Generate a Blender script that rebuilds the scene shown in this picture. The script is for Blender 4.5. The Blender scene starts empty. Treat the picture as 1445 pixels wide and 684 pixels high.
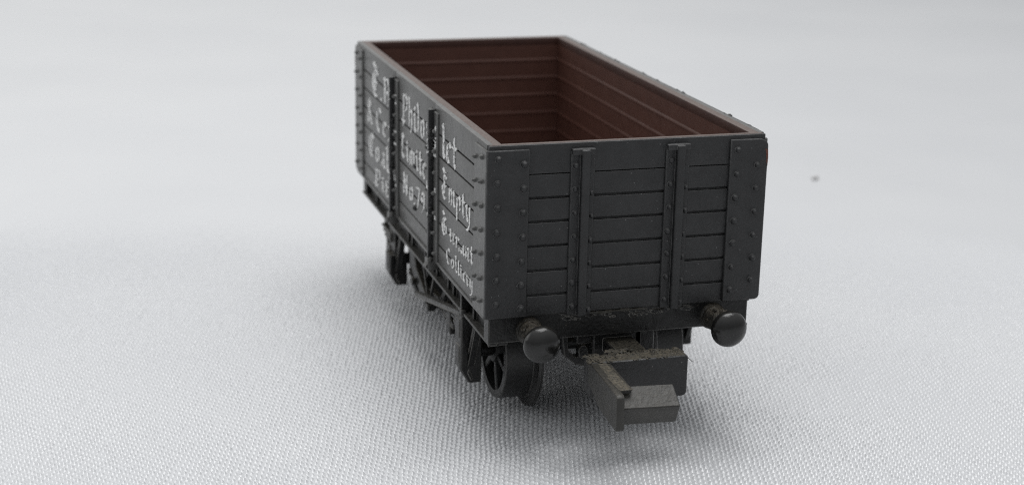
import bpy, bmesh, math, random
import numpy as np
from mathutils import Vector, Matrix
random.seed(7)
rng = np.random.default_rng(11)
sc = bpy.context.scene
col = sc.collection
PI = math.pi

# ------------------------------------------------------------------ measures (millimetres = units)
W, L, H = 16.5, 36.37, 9.88          # body width, length, height
ZB = 8.3                             # body bottom above the cloth
ROOT = Vector((W/2, L/2, 0.0))
PL = [0.0, 1.18, 2.61, 4.04, 5.45, 6.81, 8.16, 9.80]   # plank joints
AXLE_Y, FAR_Y, AXLE_Z = 7.4, 27.3, -4.6

# ------------------------------------------------------------------ materials
def new_mat(name):
    m = bpy.data.materials.new(name); m.use_nodes = True
    nt = m.node_tree; nt.nodes.clear()
    out = nt.nodes.new('ShaderNodeOutputMaterial')
    b = nt.nodes.new('ShaderNodeBsdfPrincipled')
    nt.links.new(b.outputs[0], out.inputs[0])
    return m, nt, b

def N(nt, kind, **kw):
    n = nt.nodes.new(kind)
    for k, v in kw.items():
        if k.startswith('i_'):
            n.inputs[k[2:].replace('_', ' ')].default_value = v
        else:
            setattr(n, k, v)
    return n

def ramp(nt, src, p0, p1, c0=(0, 0, 0, 1), c1=(1, 1, 1, 1)):
    r = nt.nodes.new('ShaderNodeValToRGB')
    r.color_ramp.elements[0].position = p0; r.color_ramp.elements[0].color = c0
    r.color_ramp.elements[1].position = p1; r.color_ramp.elements[1].color = c1
    nt.links.new(src, r.inputs[0]); return r

def mix(nt, fac, a, b, blend='MIX'):
    m = nt.nodes.new('ShaderNodeMix'); m.data_type = 'RGBA'; m.blend_type = blend
    for val, idx in ((fac, 0), (a, 6), (b, 7)):
        if isinstance(val, (int, float)): m.inputs[idx].default_value = val
        elif isinstance(val, tuple): m.inputs[idx].default_value = val
        else: nt.links.new(val, m.inputs[idx])
    return m.outputs[2]

def plastic(name, base, var, rough, dust=(0.2, 0.2, 0.19, 1), specks=0.0, updust=0.0, dlo=.38, dhi=.68, edge=0.0,
            bump=0.02, bscale=6.0, spec=0.5, edge_col=None, brad=0.04, elo=.38, ehi=.66):
    """painted or moulded plastic: mottled colour, fine orange-peel bump, dust specks, dust on upward faces, edges tinted for rubbing and painted highlights"""
    m, nt, b = new_mat(name)
    tc = N(nt, 'ShaderNodeTexCoord'); ob = tc.outputs['Object']
    n1 = N(nt, 'ShaderNodeTexNoise', i_Scale=0.9, i_Detail=6.0, i_Roughness=0.65); nt.links.new(ob, n1.inputs['Vector'])
    r1 = ramp(nt, n1.outputs['Fac'], 0.35, 0.7, base, var)
    c = r1.outputs[0]
    if updust > 0:
        g = N(nt, 'ShaderNodeNewGeometry'); sx = N(nt, 'ShaderNodeSeparateXYZ'); nt.links.new(g.outputs['Normal'], sx.inputs[0])
        up = ramp(nt, sx.outputs['Z'], 0.35, 0.95)
        nd = N(nt, 'ShaderNodeTexNoise', i_Scale=5.5, i_Detail=8.0, i_Roughness=0.75); nt.links.new(ob, nd.inputs['Vector'])
        rd = ramp(nt, nd.outputs['Fac'], dlo, dhi)
        mm = N(nt, 'ShaderNodeMath', operation='MULTIPLY'); nt.links.new(up.outputs[0], mm.inputs[0]); nt.links.new(rd.outputs[0], mm.inputs[1])
        m2 = N(nt, 'ShaderNodeMath', operation='MULTIPLY'); nt.links.new(mm.outputs[0], m2.inputs[0]); m2.inputs[1].default_value = updust
        c = mix(nt, m2.outputs[0], c, dust)
    if specks > 0:
        v = N(nt, 'ShaderNodeTexVoronoi', i_Scale=1.9); nt.links.new(ob, v.inputs['Vector'])
        rv = ramp(nt, v.outputs['Distance'], 0.035, 0.075, (1, 1, 1, 1), (0, 0, 0, 1))
        ms = N(nt, 'ShaderNodeMath', operation='MULTIPLY'); nt.links.new(rv.outputs[0], ms.inputs[0]); ms.inputs[1].default_value = specks
        v2 = N(nt, 'ShaderNodeTexNoise', i_Scale=2.6, i_Detail=10.0, i_Roughness=0.85); nt.links.new(ob, v2.inputs['Vector'])
        rv2 = ramp(nt, v2.outputs['Fac'], 0.62, 0.75)
        ms2 = N(nt, 'ShaderNodeMath', operation='MULTIPLY'); nt.links.new(rv2.outputs[0], ms2.inputs[0]); ms2.inputs[1].default_value = specks*0.35
        ad = N(nt, 'ShaderNodeMath', operation='ADD', use_clamp=True); nt.links.new(ms.outputs[0], ad.inputs[0]); nt.links.new(ms2.outputs[0], ad.inputs[1])
        c = mix(nt, ad.outputs[0], c, dust)
    bv = N(nt, 'ShaderNodeBevel', samples=4, i_Radius=brad)
    if edge > 0:
        g2 = N(nt, 'ShaderNodeNewGeometry')
        dt = N(nt, 'ShaderNodeVectorMath', operation='DOT_PRODUCT'); nt.links.new(bv.outputs[0], dt.inputs[0]); nt.links.new(g2.outputs['Normal'], dt.inputs[1])
        re = ramp(nt, dt.outputs['Value'], 0.80, 0.985, (1, 1, 1, 1), (0, 0, 0, 1))
        ne = N(nt, 'ShaderNodeTexNoise', i_Scale=1.7, i_Detail=8.0, i_Roughness=0.7); nt.links.new(ob, ne.inputs['Vector'])
        rn = ramp(nt, ne.outputs['Fac'], elo, ehi)
        me = N(nt, 'ShaderNodeMath', operation='MULTIPLY'); nt.links.new(re.outputs[0], me.inputs[0]); nt.links.new(rn.outputs[0], me.inputs[1])
        me2 = N(nt, 'ShaderNodeMath', operation='MULTIPLY'); nt.links.new(me.outputs[0], me2.inputs[0]); me2.inputs[1].default_value = edge
        c = mix(nt, me2.outputs[0], c, edge_col or dust)
    nt.links.new(c, b.inputs['Base Color'])
    nr = N(nt, 'ShaderNodeTexNoise', i_Scale=3.0, i_Detail=5.0); nt.links.new(ob, nr.inputs['Vector'])
    mr = N(nt, 'ShaderNodeMapRange'); nt.links.new(nr.outputs['Fac'], mr.inputs[0])
    mr.inputs[3].default_value = rough-0.1; mr.inputs[4].default_value = rough+0.12
    nt.links.new(mr.outputs[0], b.inputs['Roughness'])
    b.inputs['Specular IOR Level'].default_value = spec
    nb = N(nt, 'ShaderNodeTexNoise', i_Scale=bscale, i_Detail=6.0, i_Roughness=0.6); nt.links.new(ob, nb.inputs['Vector'])
    bp = N(nt, 'ShaderNodeBump', i_Strength=1.0, i_Distance=bump)
    nt.links.new(nb.outputs['Fac'], bp.inputs['Height']); nt.links.new(bv.outputs[0], bp.inputs['Normal'])
    nt.links.new(bp.outputs[0], b.inputs['Normal'])
    return m

M = {}
M['paint'] = plastic('dark_grey_paint', (0.0155, 0.0157, 0.0165, 1), (0.0245, 0.0247, 0.0258, 1), 0.48, (0.16, 0.16, 0.16, 1), specks=0.85, updust=0.5, edge=1.0, elo=.3, ehi=.62, edge_col=(0.15, 0.148, 0.145, 1), bump=0.05, bscale=7, brad=.055)  # edge tint covers rubbed edges and paints highlights on the bolts
M['side'] = plastic('sheen_lit_grey_paint', (0.052, 0.052, 0.050, 1), (0.080, 0.079, 0.076, 1), 0.40, (0.26, 0.255, 0.245, 1), specks=0.5, updust=0.4, edge=0.5, edge_col=(0.16, 0.155, 0.15, 1), bump=0.012, bscale=6, spec=0.7)  # same dark grey paint, base lightened to carry the sheen on the sides
M['brown'] = plastic('brown_plastic', (0.046, 0.019, 0.014, 1), (0.062, 0.026, 0.019, 1), 0.55, (0.17, 0.145, 0.13, 1), specks=0.2, updust=0.7, dlo=.25, dhi=.6, edge=0.1, edge_col=(0.20, 0.15, 0.13, 1), bump=0.015)
M['inner'] = plastic('brown_inner_plastic', (0.080, 0.033, 0.0235, 1), (0.098, 0.043, 0.031, 1), 0.5, (0.20, 0.13, 0.11, 1), specks=0.15, updust=0.10, bump=0.012)
M['rib'] = plastic('black_paint', (0.006, 0.006, 0.0065, 1), (0.014, 0.014, 0.015, 1), 0.4, (0.3, 0.3, 0.29, 1), specks=0.6, updust=0.4, edge=0.7, edge_col=(0.2, 0.2, 0.19, 1), bump=0.04, bscale=4)
M['black'] = plastic('black_plastic', (0.0045, 0.0045, 0.0045, 1), (0.009, 0.009, 0.0086, 1), 0.34, (0.16, 0.145, 0.115, 1), specks=0.5, updust=0.7, edge=1.0, edge_col=(0.30, 0.29, 0.27, 1), brad=.06, elo=.15, ehi=.5, spec=.35, bump=0.06, bscale=3)
M['dusty'] = plastic('dusty_black_plastic', (0.026, 0.025, 0.021, 1), (0.048, 0.045, 0.037, 1), 0.52, (0.17, 0.145, 0.105, 1), specks=0.45, updust=0.85, edge=0.5, edge_col=(0.17, 0.155, 0.125, 1), bump=0.10, bscale=5)
M['coupler'] = plastic('grey_coupler_plastic', (0.019, 0.0183, 0.016, 1), (0.034, 0.032, 0.028, 1), 0.46, (0.17, 0.15, 0.115, 1), specks=0.3, updust=0.22, edge=0.5, edge_col=(0.12, 0.112, 0.095, 1), bump=0.05, bscale=4)
M['buffer'] = plastic('buffer_plastic', (0.006, 0.0057, 0.0055, 1), (0.013, 0.0125, 0.012, 1), 0.19, (0.17, 0.16, 0.135, 1), specks=0.25, updust=0.12, edge=0.0, bump=0.035, bscale=1.6)
M['shank'] = plastic('dusty_shank', (0.012, 0.011, 0.009, 1), (0.03, 0.026, 0.019, 1), 0.5, (0.17, 0.14, 0.10, 1), specks=0.4, updust=0.5, edge=0.2, bump=0.12, bscale=4)
M['wheel'] = plastic('wheel_plastic', (0.008, 0.008, 0.008, 1), (0.015, 0.0145, 0.014, 1), 0.34, (0.15, 0.14, 0.12, 1), specks=0.3, updust=0.0, edge=1.0, elo=.2, ehi=.55, edge_col=(0.26, 0.25, 0.235, 1), bump=0.03, brad=.06)
M['recess'] = plastic('dark_recess', (0.004, 0.004, 0.004, 1), (0.008, 0.008, 0.008, 1), 0.5, specks=0.3, edge=0.12, bump=0.03)
M['worn'] = plastic('lit_grey_plastic', (0.030, 0.030, 0.029, 1), (0.055, 0.054, 0.051, 1), 0.4, (0.2, 0.19, 0.17, 1), specks=0.4, updust=0.6, edge=0.8, edge_col=(0.2, 0.195, 0.185, 1), bump=0.04)  # black plastic lightened to paint in light on flange and lever; edges rubbed
M['brass'] = plastic('dull_brass', (0.14, 0.11, 0.06, 1), (0.2, 0.16, 0.09, 1), 0.4)

def lettering_mat():
    m, nt, b = new_mat('worn_silver_print')
    tc = N(nt, 'ShaderNodeTexCoord')
    n = N(nt, 'ShaderNodeTexNoise', i_Scale=4.5, i_Detail=9.0, i_Roughness=0.75); nt.links.new(tc.outputs['Object'], n.inputs['Vector'])
    r = ramp(nt, n.outputs['Fac'], 0.41, 0.52, (0.085, 0.085, 0.083, 1), (0.88, 0.88, 0.87, 1))
    nt.links.new(r.outputs[0], b.inputs['Base Color'])
    b.inputs['Roughness'].default_value = 0.42; b.inputs['Metallic'].default_value = 0.15
    bp = N(nt, 'ShaderNodeBump', i_Distance=0.08, i_Strength=1.0); nt.links.new(n.outputs['Fac'], bp.inputs['Height'])
    nt.links.new(bp.outputs[0], b.inputs['Normal'])
    return m
M['letter'] = lettering_mat()

def cloth_mat():
    m, nt, b = new_mat('white_woven_cloth')
    tc = N(nt, 'ShaderNodeTexCoord')
    n = N(nt, 'ShaderNodeTexNoise', i_Scale=0.035, i_Detail=3.0); nt.links.new(tc.outputs['Object'], n.inputs['Vector'])
    r = ramp(nt, n.outputs['Fac'], 0.35, 0.65, (0.545, 0.552, 0.566, 1), (0.575, 0.581, 0.592, 1))
    nt.links.new(r.outputs[0], b.inputs['Base Color'])
    b.inputs['Roughness'].default_value = 0.27
    b.inputs['Specular IOR Level'].default_value = 0.8
    b.inputs['Sheen Weight'].default_value = 0.12
    b.inputs['Sheen Roughness'].default_value = 0.4
    return m
M['cloth'] = cloth_mat()

def lint_mat():
    m, nt, b = new_mat('grey_lint')
    tc = N(nt, 'ShaderNodeTexCoord')
    n = N(nt, 'ShaderNodeTexNoise', i_Scale=9.0); nt.links.new(tc.outputs['Object'], n.inputs['Vector'])
    r = ramp(nt, n.outputs['Fac'], 0.3, 0.7, (0.42, 0.41, 0.41, 1), (0.52, 0.51, 0.50, 1))
    nt.links.new(r.outputs[0], b.inputs['Base Color']); b.inputs['Roughness'].default_value = 0.9
    return m
M['lint'] = lint_mat()

# ------------------------------------------------------------------ mesh builder
class MB:
    def __init__(s): s.v = []; s.f = []
    def add_bm(s, bm):
        o = len(s.v); bm.verts.index_update()
        s.v += [tuple(v.co) for v in bm.verts]
        s.f += [tuple(o+v.index for v in f.verts) for f in bm.faces]
        bm.free()
    def box(s, x0, x1, y0, y1, z0, z1, bev=0.04, seg=1):
        bm = bmesh.new(); bmesh.ops.create_cube(bm, size=1)
        for v in bm.verts:
            v.co = Vector(((x0+x1)/2+v.co.x*(x1-x0), (y0+y1)/2+v.co.y*(y1-y0), (z0+z1)/2+v.co.z*(z1-z0)))
        if bev: bmesh.ops.bevel(bm, geom=bm.edges[:], offset=min(bev, .45*min(x1-x0, y1-y0, z1-z0)), segments=seg, affect='EDGES', profile=.6)
        s.add_bm(bm)
    def prism(s, pts, axis, a, b, bev=0.04):
        """polygon pts in the plane across axis, extruded a..b"""
        def P(p, t):
            return {'x': (t, p[0], p[1]), 'y': (p[0], t, p[1]), 'z': (p[0], p[1], t)}[axis]
        bm = bmesh.new()
        A = [bm.verts.new(P(p, a)) for p in pts]; B = [bm.verts.new(P(p, b)) for p in pts]
        n = len(pts)
        bm.faces.new(A); bm.faces.new(B[::-1])
        for i in range(n): bm.faces.new((A[i], B[i], B[(i+1) % n], A[(i+1) % n]))
        bmesh.ops.recalc_face_normals(bm, faces=bm.faces[:])
        if bev: bmesh.ops.bevel(bm, geom=bm.edges[:], offset=bev, segments=1, affect='EDGES')
        s.add_bm(bm)
    def lathe(s, prof, origin, axis, seg=48, close=True):
        """prof: (radius, distance along axis)"""
        ax = Vector(axis).normalized(); u = ax.orthogonal().normalized(); w = ax.cross(u)
        o = len(s.v); origin = Vector(origin)
        for r, t in prof:
            for k in range(seg):
                a = 2*PI*k/seg
                s.v.append(tuple(origin+ax*t+(u*math.cos(a)+w*math.sin(a))*r))
        n = len(prof)
        for i in range(n-1):
            for k in range(seg):
                k2 = (k+1) % seg
                s.f.append((o+i*seg+k, o+i*seg+k2, o+(i+1)*seg+k2, o+(i+1)*seg+k))
        if close:
            s.f.append(tuple(o+k for k in range(seg))[::-1]); s.f.append(tuple(o+(n-1)*seg+k for k in range(seg)))
    def rod(s, p0, p1, r, seg=10, r1=None):
        p0 = Vector(p0); d = Vector(p1)-p0
        s.lathe([(r, 0), (r if r1 is None else r1, d.length)], p0, d, seg)
    def bar(s, p0, p1, w, h, bev=0.03, up=(0, 0, 1)):
        """rectangular bar between two points; w across, h along up"""
        p0, p1 = Vector(p0), Vector(p1); d = (p1-p0); ln = d.length; d.normalize()
        side = d.cross(Vector(up)).normalized(); u = side.cross(d)
        bm = bmesh.new(); bmesh.ops.create_cube(bm, size=1)
        for v in bm.verts:
            v.co = p0+d*(v.co.x+.5)*ln+side*v.co.y*w+u*v.co.z*h
        if bev: bmesh.ops.bevel(bm, geom=bm.edges[:], offset=min(bev, .4*min(w, h)), segments=1, affect='EDGES')
        s.add_bm(bm)
    def bolt(s, p, axis, r=.2, h=.22):
        r *= random.uniform(.85, 1.12); h *= random.uniform(.8, 1.15)
        p = Vector(p)+Vector([random.uniform(-.03, .03) for _ in range(3)])*(Vector((1, 1, 1))-Vector([abs(c) for c in axis]))
        s.lathe([(r, -.05), (r*.97, h*.3), (r*.75, h*.75), (r*.35, h), (.01, h*1.03)], p, axis, 10)
    def blob(s, p, r, sq=(1, 1, 1), amp=.25):
        bm = bmesh.new(); bmesh.ops.create_icosphere(bm, subdivisions=2, radius=1)
        ph = [random.uniform(0, 6.28) for _ in range(6)]
        for v in bm.verts:
            c = v.co
            k = 1+amp*(math.sin(3*c.x+ph[0])*math.sin(3.4*c.y+ph[1])+.6*math.sin(5*c.z+ph[2]+4*c.x))
            v.co = Vector(p)+Vector((c.x*sq[0], c.y*sq[1], c.z*sq[2]))*r*k
        s.add_bm(bm)
    def build(s, name, mat, parent=None, angle=38, wob=0.0):
        me = bpy.data.meshes.new(name)
        off = Vector((-ROOT.x, -ROOT.y, ZB))
        vs = [tuple(Vector(v)+off) for v in s.v]
        me.from_pydata(vs, [], s.f); me.validate(); me.update()
        me.materials.append(mat)
        for p in me.polygons: p.use_smooth = True
        me.set_sharp_from_angle(angle=math.radians(angle))
        o = bpy.data.objects.new(name, me); col.objects.link(o)
        if parent: o.parent = parent
        return o

def copy_turned(o, parent):
    """the same part at the opposite end or side: turned half round the wagon's middle"""
    c = o.copy(); col.objects.link(c); c.parent = parent
    if parent == wagon: c.rotation_euler = (0, 0, PI)
    for ch in list(o.children): copy_turned(ch, c)
    return c

wagon = bpy.data.objects.new('toy_wagon', None); col.objects.link(wagon)
wagon.location = ROOT; wagon.empty_display_size = 5
wagon['label'] = 'dark grey open toy railway wagon with brown interior and worn silver lettering on white cloth'
wagon['category'] = 'toy wagon'

# ------------------------------------------------------------------ brown inner shell with rim
T = 0.86
TN = .46                                              # the near end is moulded thinner at its rim
mb = MB()
i0, i1, j0, j1 = .12, W-.12, .12, L-.12
for x0, x1 in ((.3, T-.01), (W-T+.01, W-.3)): mb.box(x0, x1, j0+.1, j1-.1, .06, H-.1, .03)
for y0, y1 in ((.3, TN-.01), (L-T+.01, L-.3)): mb.box(.5, W-.5, y0, y1, .06, H-.1, .03)
mb.box(.3, W-.3, .3, L-.3, .08, .55, 0)
shell = mb.build('body_shell', M['inner'], wagon)
mb = MB()
mb.box(i0, T, j0, j1, H-.6, H, .08, 2); mb.box(W-T, i1, j0, j1, H-.6, H, .08, 2)
mb.box(T-.05, W-T+.05, j0, TN, H-.6, H-.002, .07, 2); mb.box(T-.05, W-T+.05, L-T, j1, H-.6, H-.002, .08, 2)
mb.build('top_rim', M['brown'], shell)
mb = MB()                                            # raised beads between the inner planks
for k, z in enumerate(PL[1:-1]):
    r = .035
    for x, sgn in ((T, 1), (W-T, -1)):
        mb.prism([(x-sgn*.05, z-.16), (x+sgn*r, z-.06), (x+sgn*r*.8, z+.08), (x-sgn*.05, z+.2)], 'y', T, L-T, 0)
    for y, sgn in ((TN, 1), (L-T, -1)):
        mb.prism([(y-sgn*.05, z-.16), (y+sgn*r, z-.06), (y+sgn*r*.8, z+.08), (y-sgn*.05, z+.2)], 'x', T, W-T, 0)
mb.build('plank_bead', M['inner'], shell)

# ------------------------------------------------------------------ end wall
def planks_end():
    mb = MB()
    mb.box(.05, W-.05, .20, .40, .02, 9.78, .03)
    for k in range(7):
        g = .035 if k == 6 else .08
        g0 = .035 if k == 6 else .08
        z0, z1 = PL[k]+(0 if k == 0 else g0), PL[k+1]-(0 if k == 6 else (.03 if k == 5 else g))
        mb.box(.04, W-.04, 0.0+random.uniform(-.012, .012), .3, z0, z1+(.05 if k == 6 else 0), .035, 2)
    return mb
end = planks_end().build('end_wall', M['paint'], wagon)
# corner plates with bolts (end side)
def end_plate(x0, x1, cols, rnd_right):
    mb = MB()
    top, bot, y0, y1 = 9.62, -.02, -.17, .12
    pts = [(x0, bot), (x1, bot), (x1, top), (x0, top)]
    if rnd_right:
        pts = [(x0, bot), (x1-.25, bot), (x1-.08, bot+.07), (x1, bot+.25)]
        for a in range(0, 91, 15): pts.append((x1-.6+.6*math.cos(math.radians(a)), top-.45+.45*math.sin(math.radians(a))))
        pts.append((x0, top))
    mb.prism(pts, 'y', y0, y1, .05)
    for x, zs in cols:
        for z in zs: mb.bolt((x, y0, z), (0, -1, 0))
    return mb
zl = [.72+1.385*k for k in range(7)]
end_plate(-.12, 2.32, [(.52, [z+.12 for z in zl]), (1.98, [z-.22+.0 for z in zl])], False).build('corner_plate', M['paint'], end)
end_plate(14.27, W+.12, [(14.72, [z-.02 for z in zl]), (15.98, [z+.28+.18 for z in zl[:6]])], True).build('corner_plate', M['paint'], end)
mb = MB()                                            # brown moulding showing where the paint has rubbed off the corner
mb.prism([(16.42, 9.05), (16.60, 8.95), (16.63, 8.5), (16.61, 8.0), (16.52, 8.25), (16.50, 8.7)], 'y', -.176, -.1, 0)
mb.build('bare_patch', plastic('bare_brown_plastic', (.12, .035, .02, 1), (.07, .028, .02, 1), .5), end)
def end_post(x0, x1, xr0, xr1):
    mb = MB()
    mb.box(x0, x1, -.15, .12, -.12, 9.42, .05)
    mb.box(xr0, xr1, -.48, .05, -.14, 9.50, .11, 3)
    mb.box(x0+.02, x1-.02, -.36, .05, 9.20, 9.56, .12, 2)      # cap at the head of the post
    xa, xb = (x0+xr0)/2, (x1+xr1)/2
    for k in range(7):
        mb.bolt((xa, -.15, 8.62-1.37*k), (0, -1, 0), .18, .2)
    for k in range(6):
        mb.bolt((xb, -.15, 7.0-1.37*k), (0, -1, 0), .15, .2)
    return mb
end_post(4.72, 6.14, 5.27, 5.78).build('end_post', M['paint'], end)
end_post(10.36, 11.80, 10.92, 11.43).build('end_post', M['paint'], end)
copy_turned(end, wagon)

# ------------------------------------------------------------------ side wall (left), door, plates, posts
def side_planks(y0, y1, off=0.0):
    mb = MB()
    mb.box(.2, .40, y0, y1, .02, 9.78, .03)
    for k in range(7):
        z0, z1 = PL[k]+(0 if k == 0 else .06), PL[k+1]-(0 if k == 6 else .06)
        mb.box(off+random.uniform(-.012, .012), .34 if k == 6 else .3, y0, y1, z0, z1+(.09 if k == 6 else 0), .035, 2)
    return mb
D0, D1 = 12.0, 23.1
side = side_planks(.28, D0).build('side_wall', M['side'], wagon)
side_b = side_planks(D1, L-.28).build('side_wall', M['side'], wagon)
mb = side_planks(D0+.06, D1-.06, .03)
for k in range(6): mb.bolt((.02, 13.8, 8.1-1.35*k), (-1, 0, 0), .15)
door = mb.build('door', M['side'], wagon)
mb = MB()                                            # bolts scattered on the planks near the corner
def side_plate(y0, y1, cols):
    mb = MB()
    mb.prism([(y0, 0.02), (y1, 0.02), (y1, 9.6), (y0, 9.6)], 'x', -.13, .1, .05)
    for y, zs in cols:
        for z in zs: mb.bolt((-.13, y, z), (-1, 0, 0), .15)
    return mb
side_plate(.0, 2.45, [(.75, [z+.1 for z in zl]), (2.05, [z-.15 for z in zl])]).build('corner_plate', M['side'], side)
mb = side_plate(L-2.45, L, [(L-.75, [z+.1 for z in zl]), (L-2.05, [z-.15 for z in zl])])
mb.build('corner_plate', M['side'], side_b)
def side_post(yc, near):
    mb = MB()
    mb.box(-.13, .1, yc-1.05, yc+.95, -.05, 9.45, .04)
    for k in range(7):
        mb.bolt((-.13, yc-.58, 8.3-1.3*k), (-1, 0, 0), .15)
        mb.bolt((-.13, yc+.58, 8.3-1.3*k), (-1, 0, 0), .15)
    # door knee at the foot of the post
    mb.box(-.55, .15, yc-.55, yc+.35, -.62, .12, .12, 2)
    mb.blob((-.5, yc-.25, -.35), .26)
    mb.blob((-.42, yc-.5, .05), .2)
    par = side if near else side_b
    mb.build('post_plate', M['side'], par)
    mb = MB()
    mb.box(-.46, .05, yc-.17, yc+.17, -.1, 9.55, .06, 2)
    for k in range(14):
        mb.blob((-.28, yc-.2, random.uniform(.4, 9)), random.uniform(.06, .12), (1.6, .7, 1), .5)
    mb.build('side_post', M['rib'], par)
side_post(D0, True); side_post(D1, False)
for z in (1.9, 4.7):                                  # dark bolt heads standing on the door planks
    mb = MB(); mb.bolt((0.02, 17.2, z), (-1, 0, 0), .24, .2); mb.build('bolt', M['rib'], door)
mb = MB()                                            # lip along the foot of the side
mb.box(-.10, .3, .3, L-.3, -.13, .06, .03)
mb.build('bottom_rail', M['side'], side)

# ------------------------------------------------------------------ broad-nib lettering
NIB = 0.245; NA = math.radians(42)
G = {
 'i': (.55, [[(.12, .92), (.27, .8), (.27, .2), (.43, .05)], [(.2, 1.28), (.32, 1.16)]]),
 'l': (.52, [[(.12, 1.6), (.27, 1.45), (.27, .2), (.43, .05)]]),
 'o': (.8, [[(.2, .85), (.2, .2), (.4, .02), (.62, .2), (.62, .8), (.42, .98), (.2, .85)]]),
 'e': (.72, [[(.55, .1), (.38, .02), (.2, .2), (.2, .82), (.42, .98), (.58, .78), (.22, .48)]]),
 't': (.58, [[(.26, 1.4), (.26, .2), (.42, .02), (.54, .12)], [(.05, .95), (.52, .95)]]),
 'm': (1.15, [[(.1, .9), (.22, .8), (.22, .05)], [(.22, .8), (.42, .98), (.54, .82), (.54, .05)], [(.54, .82), (.76, .98), (.88, .82), (.88, .2), (1.02, .05)]]),
 'n': (.82, [[(.1, .9), (.22, .8), (.22, .05)], [(.22, .8), (.44, .98), (.58, .82), (.58, .2), (.72, .05)]]),
 'p': (.82, [[(.1, .92), (.22, .82), (.22, -.55)], [(.22, .82), (.44, .98), (.62, .8), (.62, .2), (.42, .02), (.24, .15)]]),
 'y': (.82, [[(.1, .92), (.22, .8), (.22, .2), (.4, .02), (.58, .2)], [(.58, .95), (.6, -.1), (.42, -.5), (.2, -.5)]]),
 'a': (.78, [[(.2, .85), (.42, .98), (.56, .82), (.56, .2), (.7, .05)], [(.56, .5), (.32, .5), (.18, .3), (.3, .04), (.54, .2)]]),
 'r': (.6, [[(.1, .92), (.22, .8), (.22, .2), (.34, .05)], [(.22, .78), (.4, .98), (.52, .86)]]),
 'c': (.65, [[(.52, .12), (.38, .02), (.2, .2), (.2, .82), (.4, .98), (.54, .86)]]),
 'd': (.8, [[(.18, 1.5), (.6, .9), (.6, .2), (.42, .02), (.2, .2), (.2, .75), (.42, .95)]]),
 's': (.62, [[(.5, .85), (.36, .98), (.18, .8), (.5, .4), (.5, .2), (.32, .02), (.14, .14)]]),
 'h': (.82, [[(.1, 1.55), (.22, 1.42), (.22, .05)], [(.22, .8), (.44, .98), (.6, .8), (.6, .15), (.46, -.2)]]),
 'f': (.6, [[(.26, -.4), (.26, 1.3), (.42, 1.55), (.58, 1.42)], [(.06, .95), (.5, .95)]]),
 'E': (1.1, [[(.85, 1.3), (.55, 1.5), (.3, 1.25), (.2, .7), (.35, .15), (.62, 0), (.95, .2)], [(.3, .8), (.8, .85)], [(.5, 1.5), (.55, .3)], [(.3, 1.85), (.6, 1.6), (.9, 1.75)]]),
 'C': (1.05, [[(.85, 1.3), (.55, 1.5), (.3, 1.25), (.2, .7), (.35, .15), (.62, 0), (.95, .2)], [(.55, 1.5), (.6, .3)]]),
 'G': (1.15, [[(.85, 1.35), (.55, 1.5), (.3, 1.25), (.2, .7), (.35, .15), (.62, 0), (.92, .25), (.92, .8), (.65, .8)], [(.3, 1.9), (.55, 1.65), (.8, 1.85)], [(.55, 1.4), (.55, .35)]]),
 'P': (1.05, [[(.1, 1.4), (.3, 1.5), (.3, -.2)], [(.05, .1), (.5, .05)], [(.3, 1.4), (.7, 1.55), (.9, 1.25), (.85, .8), (.5, .65)]]),
 'B': (1.05, [[(.15, 1.45), (.3, 1.35), (.3, .1)], [(.3, 1.4), (.65, 1.52), (.8, 1.2), (.55, .85), (.85, .6), (.8, .15), (.5, 0), (.2, .1)]]),
 'L': (1.0, [[(.1, 1.35), (.35, 1.5), (.35, .2), (.6, .05), (.9, .25)], [(.35, 1.5), (.6, 1.3)]]),
 'N': (1.1, [[(.1, 1.35), (.28, 1.5), (.28, .05)], [(.28, 1.45), (.8, .1)], [(.8, 1.5), (.8, .1)]]),
 '7': (.75, [[(.1, 1.35), (.62, 1.4), (.3, .02)]]),
 '9': (.75, [[(.6, 1.0), (.35, .75), (.15, 1.05), (.35, 1.45), (.6, 1.2), (.58, .5), (.25, .02)]]),
 '.': (.35, [[(.12, .12), (.2, .04)]]),
 '&': (1.0, [[(.85, .05), (.25, 1.1), (.42, 1.5), (.62, 1.2), (.15, .4), (.35, .02), (.8, .6)]]),
 ' ': (.45, []),
}
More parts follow.
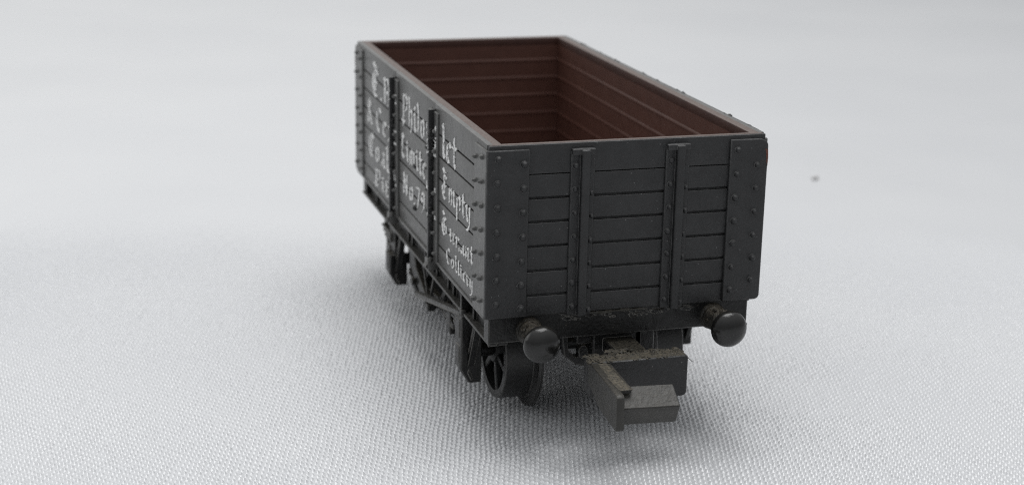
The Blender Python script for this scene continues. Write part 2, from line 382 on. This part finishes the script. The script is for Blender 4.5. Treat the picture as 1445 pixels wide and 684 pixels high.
def write(text, y_far, y_near, z0, hx, parent, x=-.012, thick=.028, nib=NIB, jit=.035):
    """text on the left side from y_far to y_near; z0 base line, hx = x-height"""
    tot = sum(G[c][0] for c in text); sx = (y_far-y_near)/tot; cx = 0
    V = []; F = []
    def pt(u, v): return (y_far-u*sx, z0+v*hx)
    for c in text:
        w, strokes = G[c]
        for st in strokes:
            for (a, b) in zip(st[:-1], st[1:]):
                ca, sa = math.cos(NA)*nib*.5, math.sin(NA)*nib*.5*1.0
                if random.random() < .06: continue
                tw = random.uniform(-jit, jit)
                q = [(a[0]-ca, a[1]-sa), (a[0]+ca, a[1]+sa), (b[0]+ca, b[1]+sa+tw), (b[0]-ca, b[1]-sa+tw)]
                dx, dy = b[0]-a[0], b[1]-a[1]
                if abs(dx*sa-dy*ca) < .012:
                    q = [(a[0]-.03, a[1]-.03), (a[0]+.03, a[1]+.03), (b[0]+.05, b[1]+.05), (b[0]-.03, b[1]-.03)]
                P = [pt(cx+p[0], p[1]) for p in q]
                ar = sum(P[i][0]*P[(i+1) % 4][1]-P[(i+1) % 4][0]*P[i][1] for i in range(4))
                if ar > 0: P = P[::-1]
                o = len(V); th = thick*random.uniform(.8, 1.2)
                for p in P: V.append((x+.03, p[0], p[1]))
                for p in P: V.append((x-th, p[0], p[1]))
                F.append((o+4, o+5, o+6, o+7))
                for i in range(4): F.append((o+i, o+(i+1) % 4, o+4+(i+1) % 4, o+4+i))
        cx += w
    mb = MB(); mb.v = V; mb.f = F
    ob = mb.build('lettering', M['letter'], parent, 20)
    bm = bmesh.new(); bm.from_mesh(ob.data); bmesh.ops.recalc_face_normals(bm, faces=bm.faces[:]); bm.to_mesh(ob.data); bm.free()
    return ob
LET = dict(
 a1=write('E.B', 31.0, 24.3, 7.0, 1.25, side_b), a2=write('Philo', 21.2, 14.6, 6.95, 1.25, door, x=.02), a3=write('let', 10.3, 6.6, 6.95, 1.28, side),
 b1=write('& Co', 32.6, 25.6, 4.6, 1.15, side_b), b2=write('Limite', 21.6, 14.2, 4.45, 1.1, door, x=.02), b3=write('Empty', 10.3, 3.3, 4.55, .98, side),
 c1=write('Coal', 32.2, 25.0, 2.3, 1.1, side_b), c2=write('No.79', 21.0, 14.5, 2.05, 1.0, door, x=.02), c3=write('Garnant', 10.2, 2.7, 2.25, .76, side),
 d1=write('Pit', 30.0, 25.2, .5, .8, side_b), d3=write('Colliery', 9.0, 2.6, .72, .64, side))
# print that landed on the ribs of the posts
mb = MB()
for yc, par in ((D0, side), (D1, side_b)):
    mb = MB()
    for k in range(16):
        z = random.choice([7.0, 7.5, 8.0, 8.5, 4.6, 5.2, 5.7, 2.3, 2.9])+random.uniform(-.25, .25)
        h = random.uniform(.08, .35)
        y = yc+random.uniform(-.15, .15)
        mb.box(-.505, -.44, y-.05, y+.07, z, z+h, .01)
        if random.random() < .6:
            mb.box(-.17, -.10, yc+random.choice((-.7, .65))-.1, yc+random.choice((-.55, .75)), z-.1, z+h-.05, .01)
    mb.build('lettering', M['letter'], par)
rs = [copy_turned(o, wagon) for o in (side, side_b, door)]
for p in rs:                                   # the far side is out of view: leave its lettering off
    for ch in list(p.children):
        if ch.name.startswith('lettering'): bpy.data.objects.remove(ch)

mb = MB()                                            # lumps of paint along the upper outer edge of the other side
for y in [2.6, 5.4, 5.9, 9.3, 12.6, 13.1, 13.7, 16.5, 19.6, 24.2, 24.8, 28.4, 32.0]:
    mb.blob((W-.04, y+random.uniform(-.3, .3), 9.82), random.uniform(.10, .17), (.9, 2.6, .8), .4)
mb.box(W-.12, W+.02, 1.0, L-1.0, 9.74, 9.895, .03)
mb.build('painted_edge', M['paint'], wagon)

# ------------------------------------------------------------------ underframe
mb = MB()
mb.box(1.2, W-1.2, 1.0, L-1.0, -1.2, -.02, .05)
mb.build('underframe', M['black'], wagon)
mb = MB()
mb.box(.22, W-.40, .22, 1.2, -1.62, -.03, .05)
for k in range(26):                                  # glue and dirt along the joint under the end planks
    x = random.uniform(4.2, 12.8)
    mb.blob((x, .2, -.12-random.uniform(0, .45)), random.uniform(.08, .2), (1.8, .5, .7), .4)
hs = mb.build('headstock', M['black'], wagon)
mb = MB()                                            # grimy lumps hanging under the body
for k in range(9):
    mb.blob((random.uniform(6.2, 9.2), .12, -.10-random.uniform(0, .1)), random.uniform(.08, .15), (2.2, .5, .6), .4)
mb.box(6.1, 9.3, .08, .2, -.2, -.1, .02)
mb.build('glue_residue', M['dusty'], hs)
copy_turned(hs, wagon)
# solebar: channel section
mb = MB()
mb.box(.75, 1.4, .3, L-.3, -1.78, -.06, .03)
mb.box(.25, 1.0, .3, L-.3, -.26, -.08, .04)
mb.prism([(.25, -.1), (.75, -.1), (.75, -1.75), (.25, -1.75)], 'y', .28, .5, .02)
for y in (4.6, 9.3, 10.6, 13.5, 14.4, 16.7, 20.4, 21.6, 27.0, 32.0):
    mb.box(.52, .9, y-.1, y+.1, -1.62, -.26, .03)
for k in range(24):
    mb.blob((.73, random.uniform(2, 34), random.uniform(-1.5, -.4)), random.uniform(.05, .12), (1, 1.4, 1), .4)
sb = mb.build('solebar', M['black'], wagon)
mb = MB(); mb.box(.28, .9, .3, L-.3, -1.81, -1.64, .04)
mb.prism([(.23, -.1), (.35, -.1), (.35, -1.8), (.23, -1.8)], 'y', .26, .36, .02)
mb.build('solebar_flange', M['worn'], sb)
copy_turned(sb, wagon)
# axle guards with axleboxes
def axle_guard(yc, full):
    mb = MB()
    for s in (-1, 1):                                # splayed legs of the guard
        mb.bar((.85, yc+s*2.9, -1.7), (.85, yc+s*.9, -5.5), .32, .42, .05, (0, 1, 0))
        mb.bar((.85, yc+s*.95, -1.7), (.85, yc+s*.95, -5.5), .3, .4, .05, (0, 1, 0))
    mb.box(.75, 1.0, yc-1.1, yc+1.1, -5.5, -1.7, .04)
    mb.box(.40 if full else .6, 1.45 if full else 1.1, yc-1.25, yc+.5, -4.4, -1.70, .05)          # spring hanger
    for k in range(3):                               # leaf spring
        mb.box(.42, .75, yc-.6, yc+2.4-.5*k, -2.5-.24*k-.2, -2.5-.24*k, .04)
    ag = mb.build('axle_guard', M['black'], wagon)
    mb = MB()
    y0, y1 = yc-1.35, yc+1.25
    zt = -1.82 if full else -3.9
    mb.prism([(.22, zt), (.22, -5.35), (.72, -6.2), (1.5, -6.2), (1.5, zt)], 'y', y0, y0+1.5, .05)
    mb.box(.5, 1.5, y0+1.4, y1, -5.6, -3.6, .08)
    mb.box(.16, .3, y0+.35, y0+1.15, -5.0, -3.9, .04)
    if full:
        mb.box(.16, .3, y0+.35, y0+1.15, -3.4, -2.2, .04)
        mb.box(.18, .8, y0-.02, y0+.2, -1.9, -.1, .03)
    mb.prism([(.72, -5.3), (.98, -5.95), (.86, -6.02), (.62, -5.5)], 'y', y0-.06, y0+.1, .02)
    mb.build('axlebox', M['black'], ag)
    return ag
g1 = axle_guard(AXLE_Y, True); g2 = axle_guard(FAR_Y, False)
copy_turned(g1, wagon); copy_turned(g2, wagon)
# wheelsets
def wheelset(yc):
    o = bpy.data.objects.new('wheelset', None); col.objects.link(o); o.parent = wagon
    mb = MB(); mb.rod((1.6, yc, AXLE_Z), (W-1.6, yc, AXLE_Z), .42, 16)
    mb.build('axle', M['black'], o)
    for s in (1, -1):
        x0 = 2.55 if s == 1 else W-2.55              # outer face
        mb = MB()
        mb.lathe([(2.55, .0), (2.62, -.02), (3.0, 0), (3.05, .05), (3.08, 1.72), (3.2, 1.80), (3.62, 1.9), (3.70, 2.0), (3.70, 2.12), (3.6, 2.2), (2.5, 2.22)],
                 (x0, yc, AXLE_Z), (s, 0, 0), 72, False)
        w = mb.build('wheel', M['wheel'], o, 30)
        mb = MB()
        mb.lathe([(2.55, .0), (2.5, .55), (.9, .5), (.8, .0), (.45, -.05), (.02, -.05)], (x0, yc, AXLE_Z), (s, 0, 0), 48, False)
        mb.lathe([(2.5, 2.22), (.5, 2.1), (.02, 2.1)], (x0, yc, AXLE_Z), (s, 0, 0), 48, False)
        for k in range(6):
            a = 2*PI*k/6+.3
            p0 = Vector((x0+s*.3, yc+.7*math.cos(a), AXLE_Z+.7*math.sin(a))); p1 = Vector((x0+s*.3, yc+2.6*math.cos(a), AXLE_Z+2.6*math.sin(a)))
            mb.bar(p0, p1, .42, .36, .06, (1, 0, 0))
        mb.build('spokes', M['recess'], w, 30)
    return o
wheelset(AXLE_Y); wheelset(FAR_Y)
# brake gear
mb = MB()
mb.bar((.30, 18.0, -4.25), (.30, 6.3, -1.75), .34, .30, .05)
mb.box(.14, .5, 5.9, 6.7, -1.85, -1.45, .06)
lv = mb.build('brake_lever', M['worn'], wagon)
mb = MB()
mb.bar((.55, 17.2, -1.7), (.55, 15.55, -4.35), .13, .15, .02, (0, 1, 0))
mb.bar((.55, 14.0, -1.7), (.55, 15.45, -4.35), .13, .15, .02, (0, 1, 0))
mb.box(.35, .9, 15.1, 15.9, -4.6, -4.1, .08)
mb.rod((.6, 15.5, -4.3), (W-.6, 15.5, -4.3), .25, 10)
mb.bar((1.0, 13.9, -3.6), (1.0, 11.5, -1.6), .3, .35, .04)
hg = mb.build('brake_hanger', M['black'], wagon)
mb = MB()
mb.box(1.2, 2.0, 12.6, 13.6, -5.4, -3.9, .12, 2)
mb.bar((1.5, 15.2, -4.2), (1.5, 12.0, -4.6), .5, .4, .05)
mb.bar((1.5, 16, -4.2), (1.6, 25.0, -4.9), .35, .4, .05)
mb.prism([(22.0, -1.7), (22.8, -1.7), (22.6, -3.6), (19.0, -5.0), (17.6, -4.6), (20.8, -3.4)], 'x', .9, 1.35, .05)
bs = mb.build('brake_shoe', M['black'], wagon)
for o in (lv, hg, bs): copy_turned(o, wagon)

# ------------------------------------------------------------------ buffers
def buffer(x):
    z = -.98
    b = bpy.data.objects.new('buffer', None); col.objects.link(b); b.parent = wagon
    mb = MB()
    prof = [(.82, .15), (.82, .0), (.78, -.12), (.70, -.2), (.74, -.45), (.68, -.55), (.70, -.8), (.62, -.95), (.60, -1.3), (.50, -1.42), (.48, -2.4)]
    mb.lathe(prof, (x, .25, z), (0, 1, 0), 28)
    for k in range(14):
        a = random.uniform(0, PI); y = random.uniform(-1.6, -.1)
        mb.blob((x+.66*math.cos(a), y, z+.66*math.sin(a)), random.uniform(.06, .13), (1, 1.5, .8), .5)
    mb.build('buffer_shank', M['shank'], b)
    mb = MB()
    R = 1.08; prof = [(.5, .0), (.8, -.08), (R*.97, -.16), (R, -.30)]
    for a in range(6, 90, 6):
        prof.append((R*math.cos(math.radians(a)), -.30-.72*math.sin(math.radians(a))))
    prof.append((.01, -1.02))
    mb.lathe(prof, (x, -1.85, z), (0, 1, 0), 48, False)
    mb.build('buffer_head', M['buffer'], b, 50)
    return b
b1, b2 = buffer(2.62), buffer(13.88)
copy_turned(b1, wagon); copy_turned(b2, wagon)

# ------------------------------------------------------------------ coupling
cp = bpy.data.objects.new('coupling', None); col.objects.link(cp); cp.parent = wagon
mb = MB()
mb.prism([(5.25, -2.02), (11.02, -2.02), (11.08, -2.15), (11.08, -4.3), (10.9, -4.46), (10.3, -4.46), (5.25, -4.0)], 'y', -3.05, -1.85, .06)
mb.build('rear_bar', M['rib'], cp)
mb = MB()
for k in range(110):                                 # matted dust on top
    mb.blob((random.uniform(5.2, 10.9), random.uniform(-3.0, -1.7), -2.03), random.uniform(.05, .14), (1.3, 1.2, .55), .5)
for k in range(16):
    mb.blob((random.uniform(6.0, 8.2), random.uniform(-1.9, -1.4), -1.98), random.uniform(.08, .16), (1.3, 1, .6), .5)
for k in range(10):
    p = Vector((random.uniform(5.3, 11.0), random.uniform(-3.0, -1.9), -2.0)); d = Vector((random.uniform(-.5, .5), random.uniform(-.4, .2), random.uniform(.05, .3)))
    mb.rod(p, p+d, .018, 5)
mb.rod((11.0, -2.9, -2.1), (11.35, -3.0, -2.45), .02, 5)
fluff = mb
mb = MB()
mb.prism([(-2.6, -2.04), (-7.75, -2.06), (-7.95, -2.2), (-8.02, -3.98), (-7.9, -4.08), (-7.2, -4.1), (-4.6, -3.95), (-3.4, -3.5), (-2.6, -3.3)], 'x', 4.98, 5.42, .04)
mb.prism([(5.3, -2.9), (6.15, -2.9), (6.15, -2.07), (5.3, -2.07)], 'y', -6.9, -2.8, .05)
for k in range(60):
    y = random.uniform(-7.2, -3.0)
    fluff.blob((random.uniform(5.4, 6.2), y, -2.09), random.uniform(.04, .10), (1.1, 1.4, .5), .5)
fluff.box(5.3, 10.95, -2.98, -1.95, -2.06, -2.005, .01); fluff.box(5.4, 6.1, -7.2, -2.9, -2.12, -2.05, .01)
fluff.build('dust_fluff', M['dusty'], cp)
mb.v = [(x+.25*min(1, max(0, (y+8)/5)), y, z) for x, y, z in mb.v]
mb.build('hook_arm', M['coupler'], cp)
mb = MB()
mb.prism([(-6.75, -2.1), (-7.95, -2.93), (-7.45, -4.05), (-6.6, -4.05)], 'x', 5.35, 8.62, .05)
mb.v = [(x, y+.09*(8.6-x), z) for x, y, z in mb.v]
mb.build('hook_bar', M['coupler'], cp)
mb = MB()
mb.box(6.8, 9.8, 1.0, 3.6, -3.6, -1.5, .08)
mb.box(7.4, 9.2, -2.2, 3.0, -2.9, -2.1, .06)
mb.box(5.9, 6.8, 1.3, 1.9, -2.5, -1.6, .06)
ring = [(5.0, -1.75), (5.35, -1.75), (5.45, -2.9), (5.8, -3.25), (6.9, -3.45), (6.9, -4.0), (5.9, -3.75), (5.2, -3.2)]
mb.prism(ring, 'y', 1.4, 2.0, .04)
mb.prism([(6.0, -3.3), (5.95, -2.75), (6.15, -2.5), (6.45, -2.5), (6.6, -2.8), (6.7, -3.5)], 'y', 1.2, 1.7, .06)
mb.box(9.4, 10.6, 1.0, 2.0, -3.3, -1.5, .06)
mb.build('coupling_pocket', M['black'], cp)
copy_turned(cp, wagon)

# ------------------------------------------------------------------ cloth: one woven sheet with real thread relief
def smooth_noise(n0, n1, a, b, seed):
    r = np.random.default_rng(seed).uniform(-1, 1, (n0+2, n1+2))
    ia = np.floor(a).astype(int) % n0; ib = np.floor(b).astype(int) % n1
    fa = a-np.floor(a); fb = b-np.floor(b)
    fa = fa*fa*(3-2*fa); fb = fb*fb*(3-2*fb)
    return (r[ia, ib]*(1-fa)+r[ia+1, ib]*fa)*(1-fb)+(r[ia, ib+1]*(1-fa)+r[ia+1, ib+1]*fa)*fb
S_DIR = np.array([.957, -.29]); T_DIR = np.array([.29, .957]); OR = np.array([-23.39, -81.56])
sd = np.arange(-44, 44.001, .0566)
s_ax = np.concatenate([-44-np.cumsum(np.geomspace(.1, 60, 26))[::-1], sd, 44+np.cumsum(np.geomspace(.1, 60, 26))])
td = np.arange(76, 138, .0905)
t2 = 138+np.cumsum(np.geomspace(.1, 1.0, 24))
t_ax = np.concatenate([76-np.cumsum(np.geomspace(.1, 30, 22))[::-1], td, t2, t2[-1]+np.cumsum(np.geomspace(1.2, 60, 26))])
Sg, Tg = np.meshgrid(s_ax, t_ax, indexing='ij')
w1 = smooth_noise(64, 64, Sg/3.1+500, Tg/3.7+500, 1)*.07+smooth_noise(64, 64, Sg/.7+300, Tg/.9+300, 2)*.04
w2 = smooth_noise(64, 64, Sg/3.3+500, Tg/2.9+500, 3)*.09+smooth_noise(64, 64, Sg/.6+300, Tg/.8+300, 4)*.07
u = (Sg+w1)/.283
c = np.floor(u); v = (Tg+w2)/.543+c*.36
rrow = np.floor(v)
a = (u-c)*2-1; bb = (v-rrow)*2-1
hsh = np.sin(c*12.9898+rrow*78.233)*43758.5453; hsh = hsh-np.floor(hsh)
hs2 = np.sin(c*39.425+rrow*11.135)*24634.6345; hs2 = hs2-np.floor(hs2)
amp = (.72+.5*hsh)*(1+.16*smooth_noise(64, 64, Sg/4.1+500, Tg/5.3+500, 9))
aa = a-.25*(hs2-.5); b2 = bb-.2*(hsh-.5)+.10*a
bump = np.clip(1-np.abs(aa)**2.2*.95-np.abs(b2)**2*2.1, 0, 1)**.75
fade = np.clip((138-Tg)/20, 0, 1)*np.clip((Tg-75.5)/1, 0, 1)*np.clip((44-np.abs(Sg))/1., 0, 1)
AM = .145
Z = AM*amp*bump*fade-AM*fade-AM*.45*(1-fade)
# soft rolls in the cloth
und = .26*smooth_noise(32, 32, Sg/26+300, Tg/30+300, 5)+.05*smooth_noise(32, 32, Sg/9+300, Tg/11+300, 6)
wx = OR[0]+Sg*S_DIR[0]+Tg*T_DIR[0]; wy = OR[1]+Sg*S_DIR[1]+Tg*T_DIR[1]
near = np.exp(-(((wx-8)/16)**2+((wy-15)/26)**2))
Z += und*(1-.85*near)-.1*(1-near)
n0, n1 = Sg.shape
co = np.stack([wx, wy, Z], -1).reshape(-1, 3).astype(np.float32)
idx = np.arange(n0*n1).reshape(n0, n1)
q = np.stack([idx[:-1, :-1], idx[1:, :-1], idx[1:, 1:], idx[:-1, 1:]], -1).reshape(-1, 4).astype(np.int32)
me = bpy.data.meshes.new('cloth')
me.vertices.add(len(co)); me.vertices.foreach_set('co', co.ravel())
me.loops.add(q.size); me.loops.foreach_set('vertex_index', q.ravel())
me.polygons.add(len(q)); me.polygons.foreach_set('loop_start', np.arange(0, q.size, 4, dtype=np.int32))
me.polygons.foreach_set('use_smooth', np.ones(len(q), dtype=bool))
me.update(calc_edges=True)
me.materials.append(M['cloth'])
cloth = bpy.data.objects.new('cloth', me); col.objects.link(cloth); cloth['kind'] = 'structure'

# lint specks lying on the cloth
def lint(x, y, r, label):
    mb = MB(); mb.blob((0, 0, 0), r, (1.3, .9, .6), .5)
    me_o = mb.build('lint_speck', M['lint'])
    off = Vector((-ROOT.x, -ROOT.y, ZB))
    for vv in me_o.data.vertices: vv.co -= off
    me_o.location = (x, y, r*.4)
    me_o['label'] = label; me_o['category'] = 'lint'
lint(49.7, 56.5, .26, 'tiny blurred grey lint speck on the cloth to the right of the wagon')

# ------------------------------------------------------------------ light
world = bpy.data.worlds.new('World'); sc.world = world; world.use_nodes = True
wn = world.node_tree; bg = wn.nodes['Background']; bg.inputs[1].default_value = 1.0
wt = wn.nodes.new('ShaderNodeTexCoord'); wsx = wn.nodes.new('ShaderNodeSeparateXYZ'); wn.links.new(wt.outputs['Generated'], wsx.inputs[0])
wr = ramp(wn, wsx.outputs['Z'], 0.0, 0.9, (.24, .245, .25, 1), (.72, .735, .75, 1))
wd = wn.nodes.new('ShaderNodeVectorMath'); wd.operation = 'DOT_PRODUCT'; wn.links.new(wt.outputs['Generated'], wd.inputs[0])
wd.inputs[1].default_value = Vector((-.38, .90, .22)).normalized()
wr2 = ramp(wn, wd.outputs['Value'], 0.45, 1.0, (0, 0, 0, 1), (.47, .47, .46, 1)); wr2.color_ramp.interpolation = 'EASE'
wn.links.new(mix(wn, 1.0, wr.outputs[0], wr2.outputs[0], 'ADD'), bg.inputs[0])
def area(name, loc, target, sx, sy, power, colr):
    l = bpy.data.lights.new(name, 'AREA'); l.shape = 'RECTANGLE'; l.size = sx; l.size_y = sy; l.energy = power; l.color = colr
    o = bpy.data.objects.new(name, l); col.objects.link(o); o.location = loc
    o.rotation_euler = (Vector(target)-Vector(loc)).to_track_quat('-Z', 'Y').to_euler()
area('window_light', (-230, 110, 120), (0, 20, 0), 150, 110, .5e5, (1.0, 1.0, .99))
area('ceiling_light', (40, 32, 370), (8, 12, 0), 240, 240, .92e6, (1.0, 1.0, .995))

# ------------------------------------------------------------------ camera
cam = bpy.data.cameras.new('Camera'); co_ = bpy.data.objects.new('Camera', cam); col.objects.link(co_)
a_, b_, c_ = -.295496874, 1.28802260, .0203504735
R = Matrix.Rotation(a_, 3, 'Z') @ Matrix.Rotation(b_, 3, 'X') @ Matrix.Rotation(c_, 3, 'Z')
co_.matrix_world = Matrix.Translation((-23.3920347, -81.5627206, 29.1282909+ZB)) @ R.to_4x4()
cam.sensor_width = 36; cam.lens = 2257.573/1445*36
cam.clip_start = 1; cam.clip_end = 3000
cam.dof.use_dof = True; cam.dof.focus_distance = 89.0
cam.dof.aperture_fstop = (cam.lens*1e-3)/.72
sc.camera = co_
sc.view_settings.view_transform = 'Standard'; sc.view_settings.look = 'None'; sc.view_settings.exposure = 0
sc.render.engine = 'CYCLES'
sc.cycles.max_bounces = 8

sc.cycles.filter_width = 1.1

sc.cycles.use_denoising = False
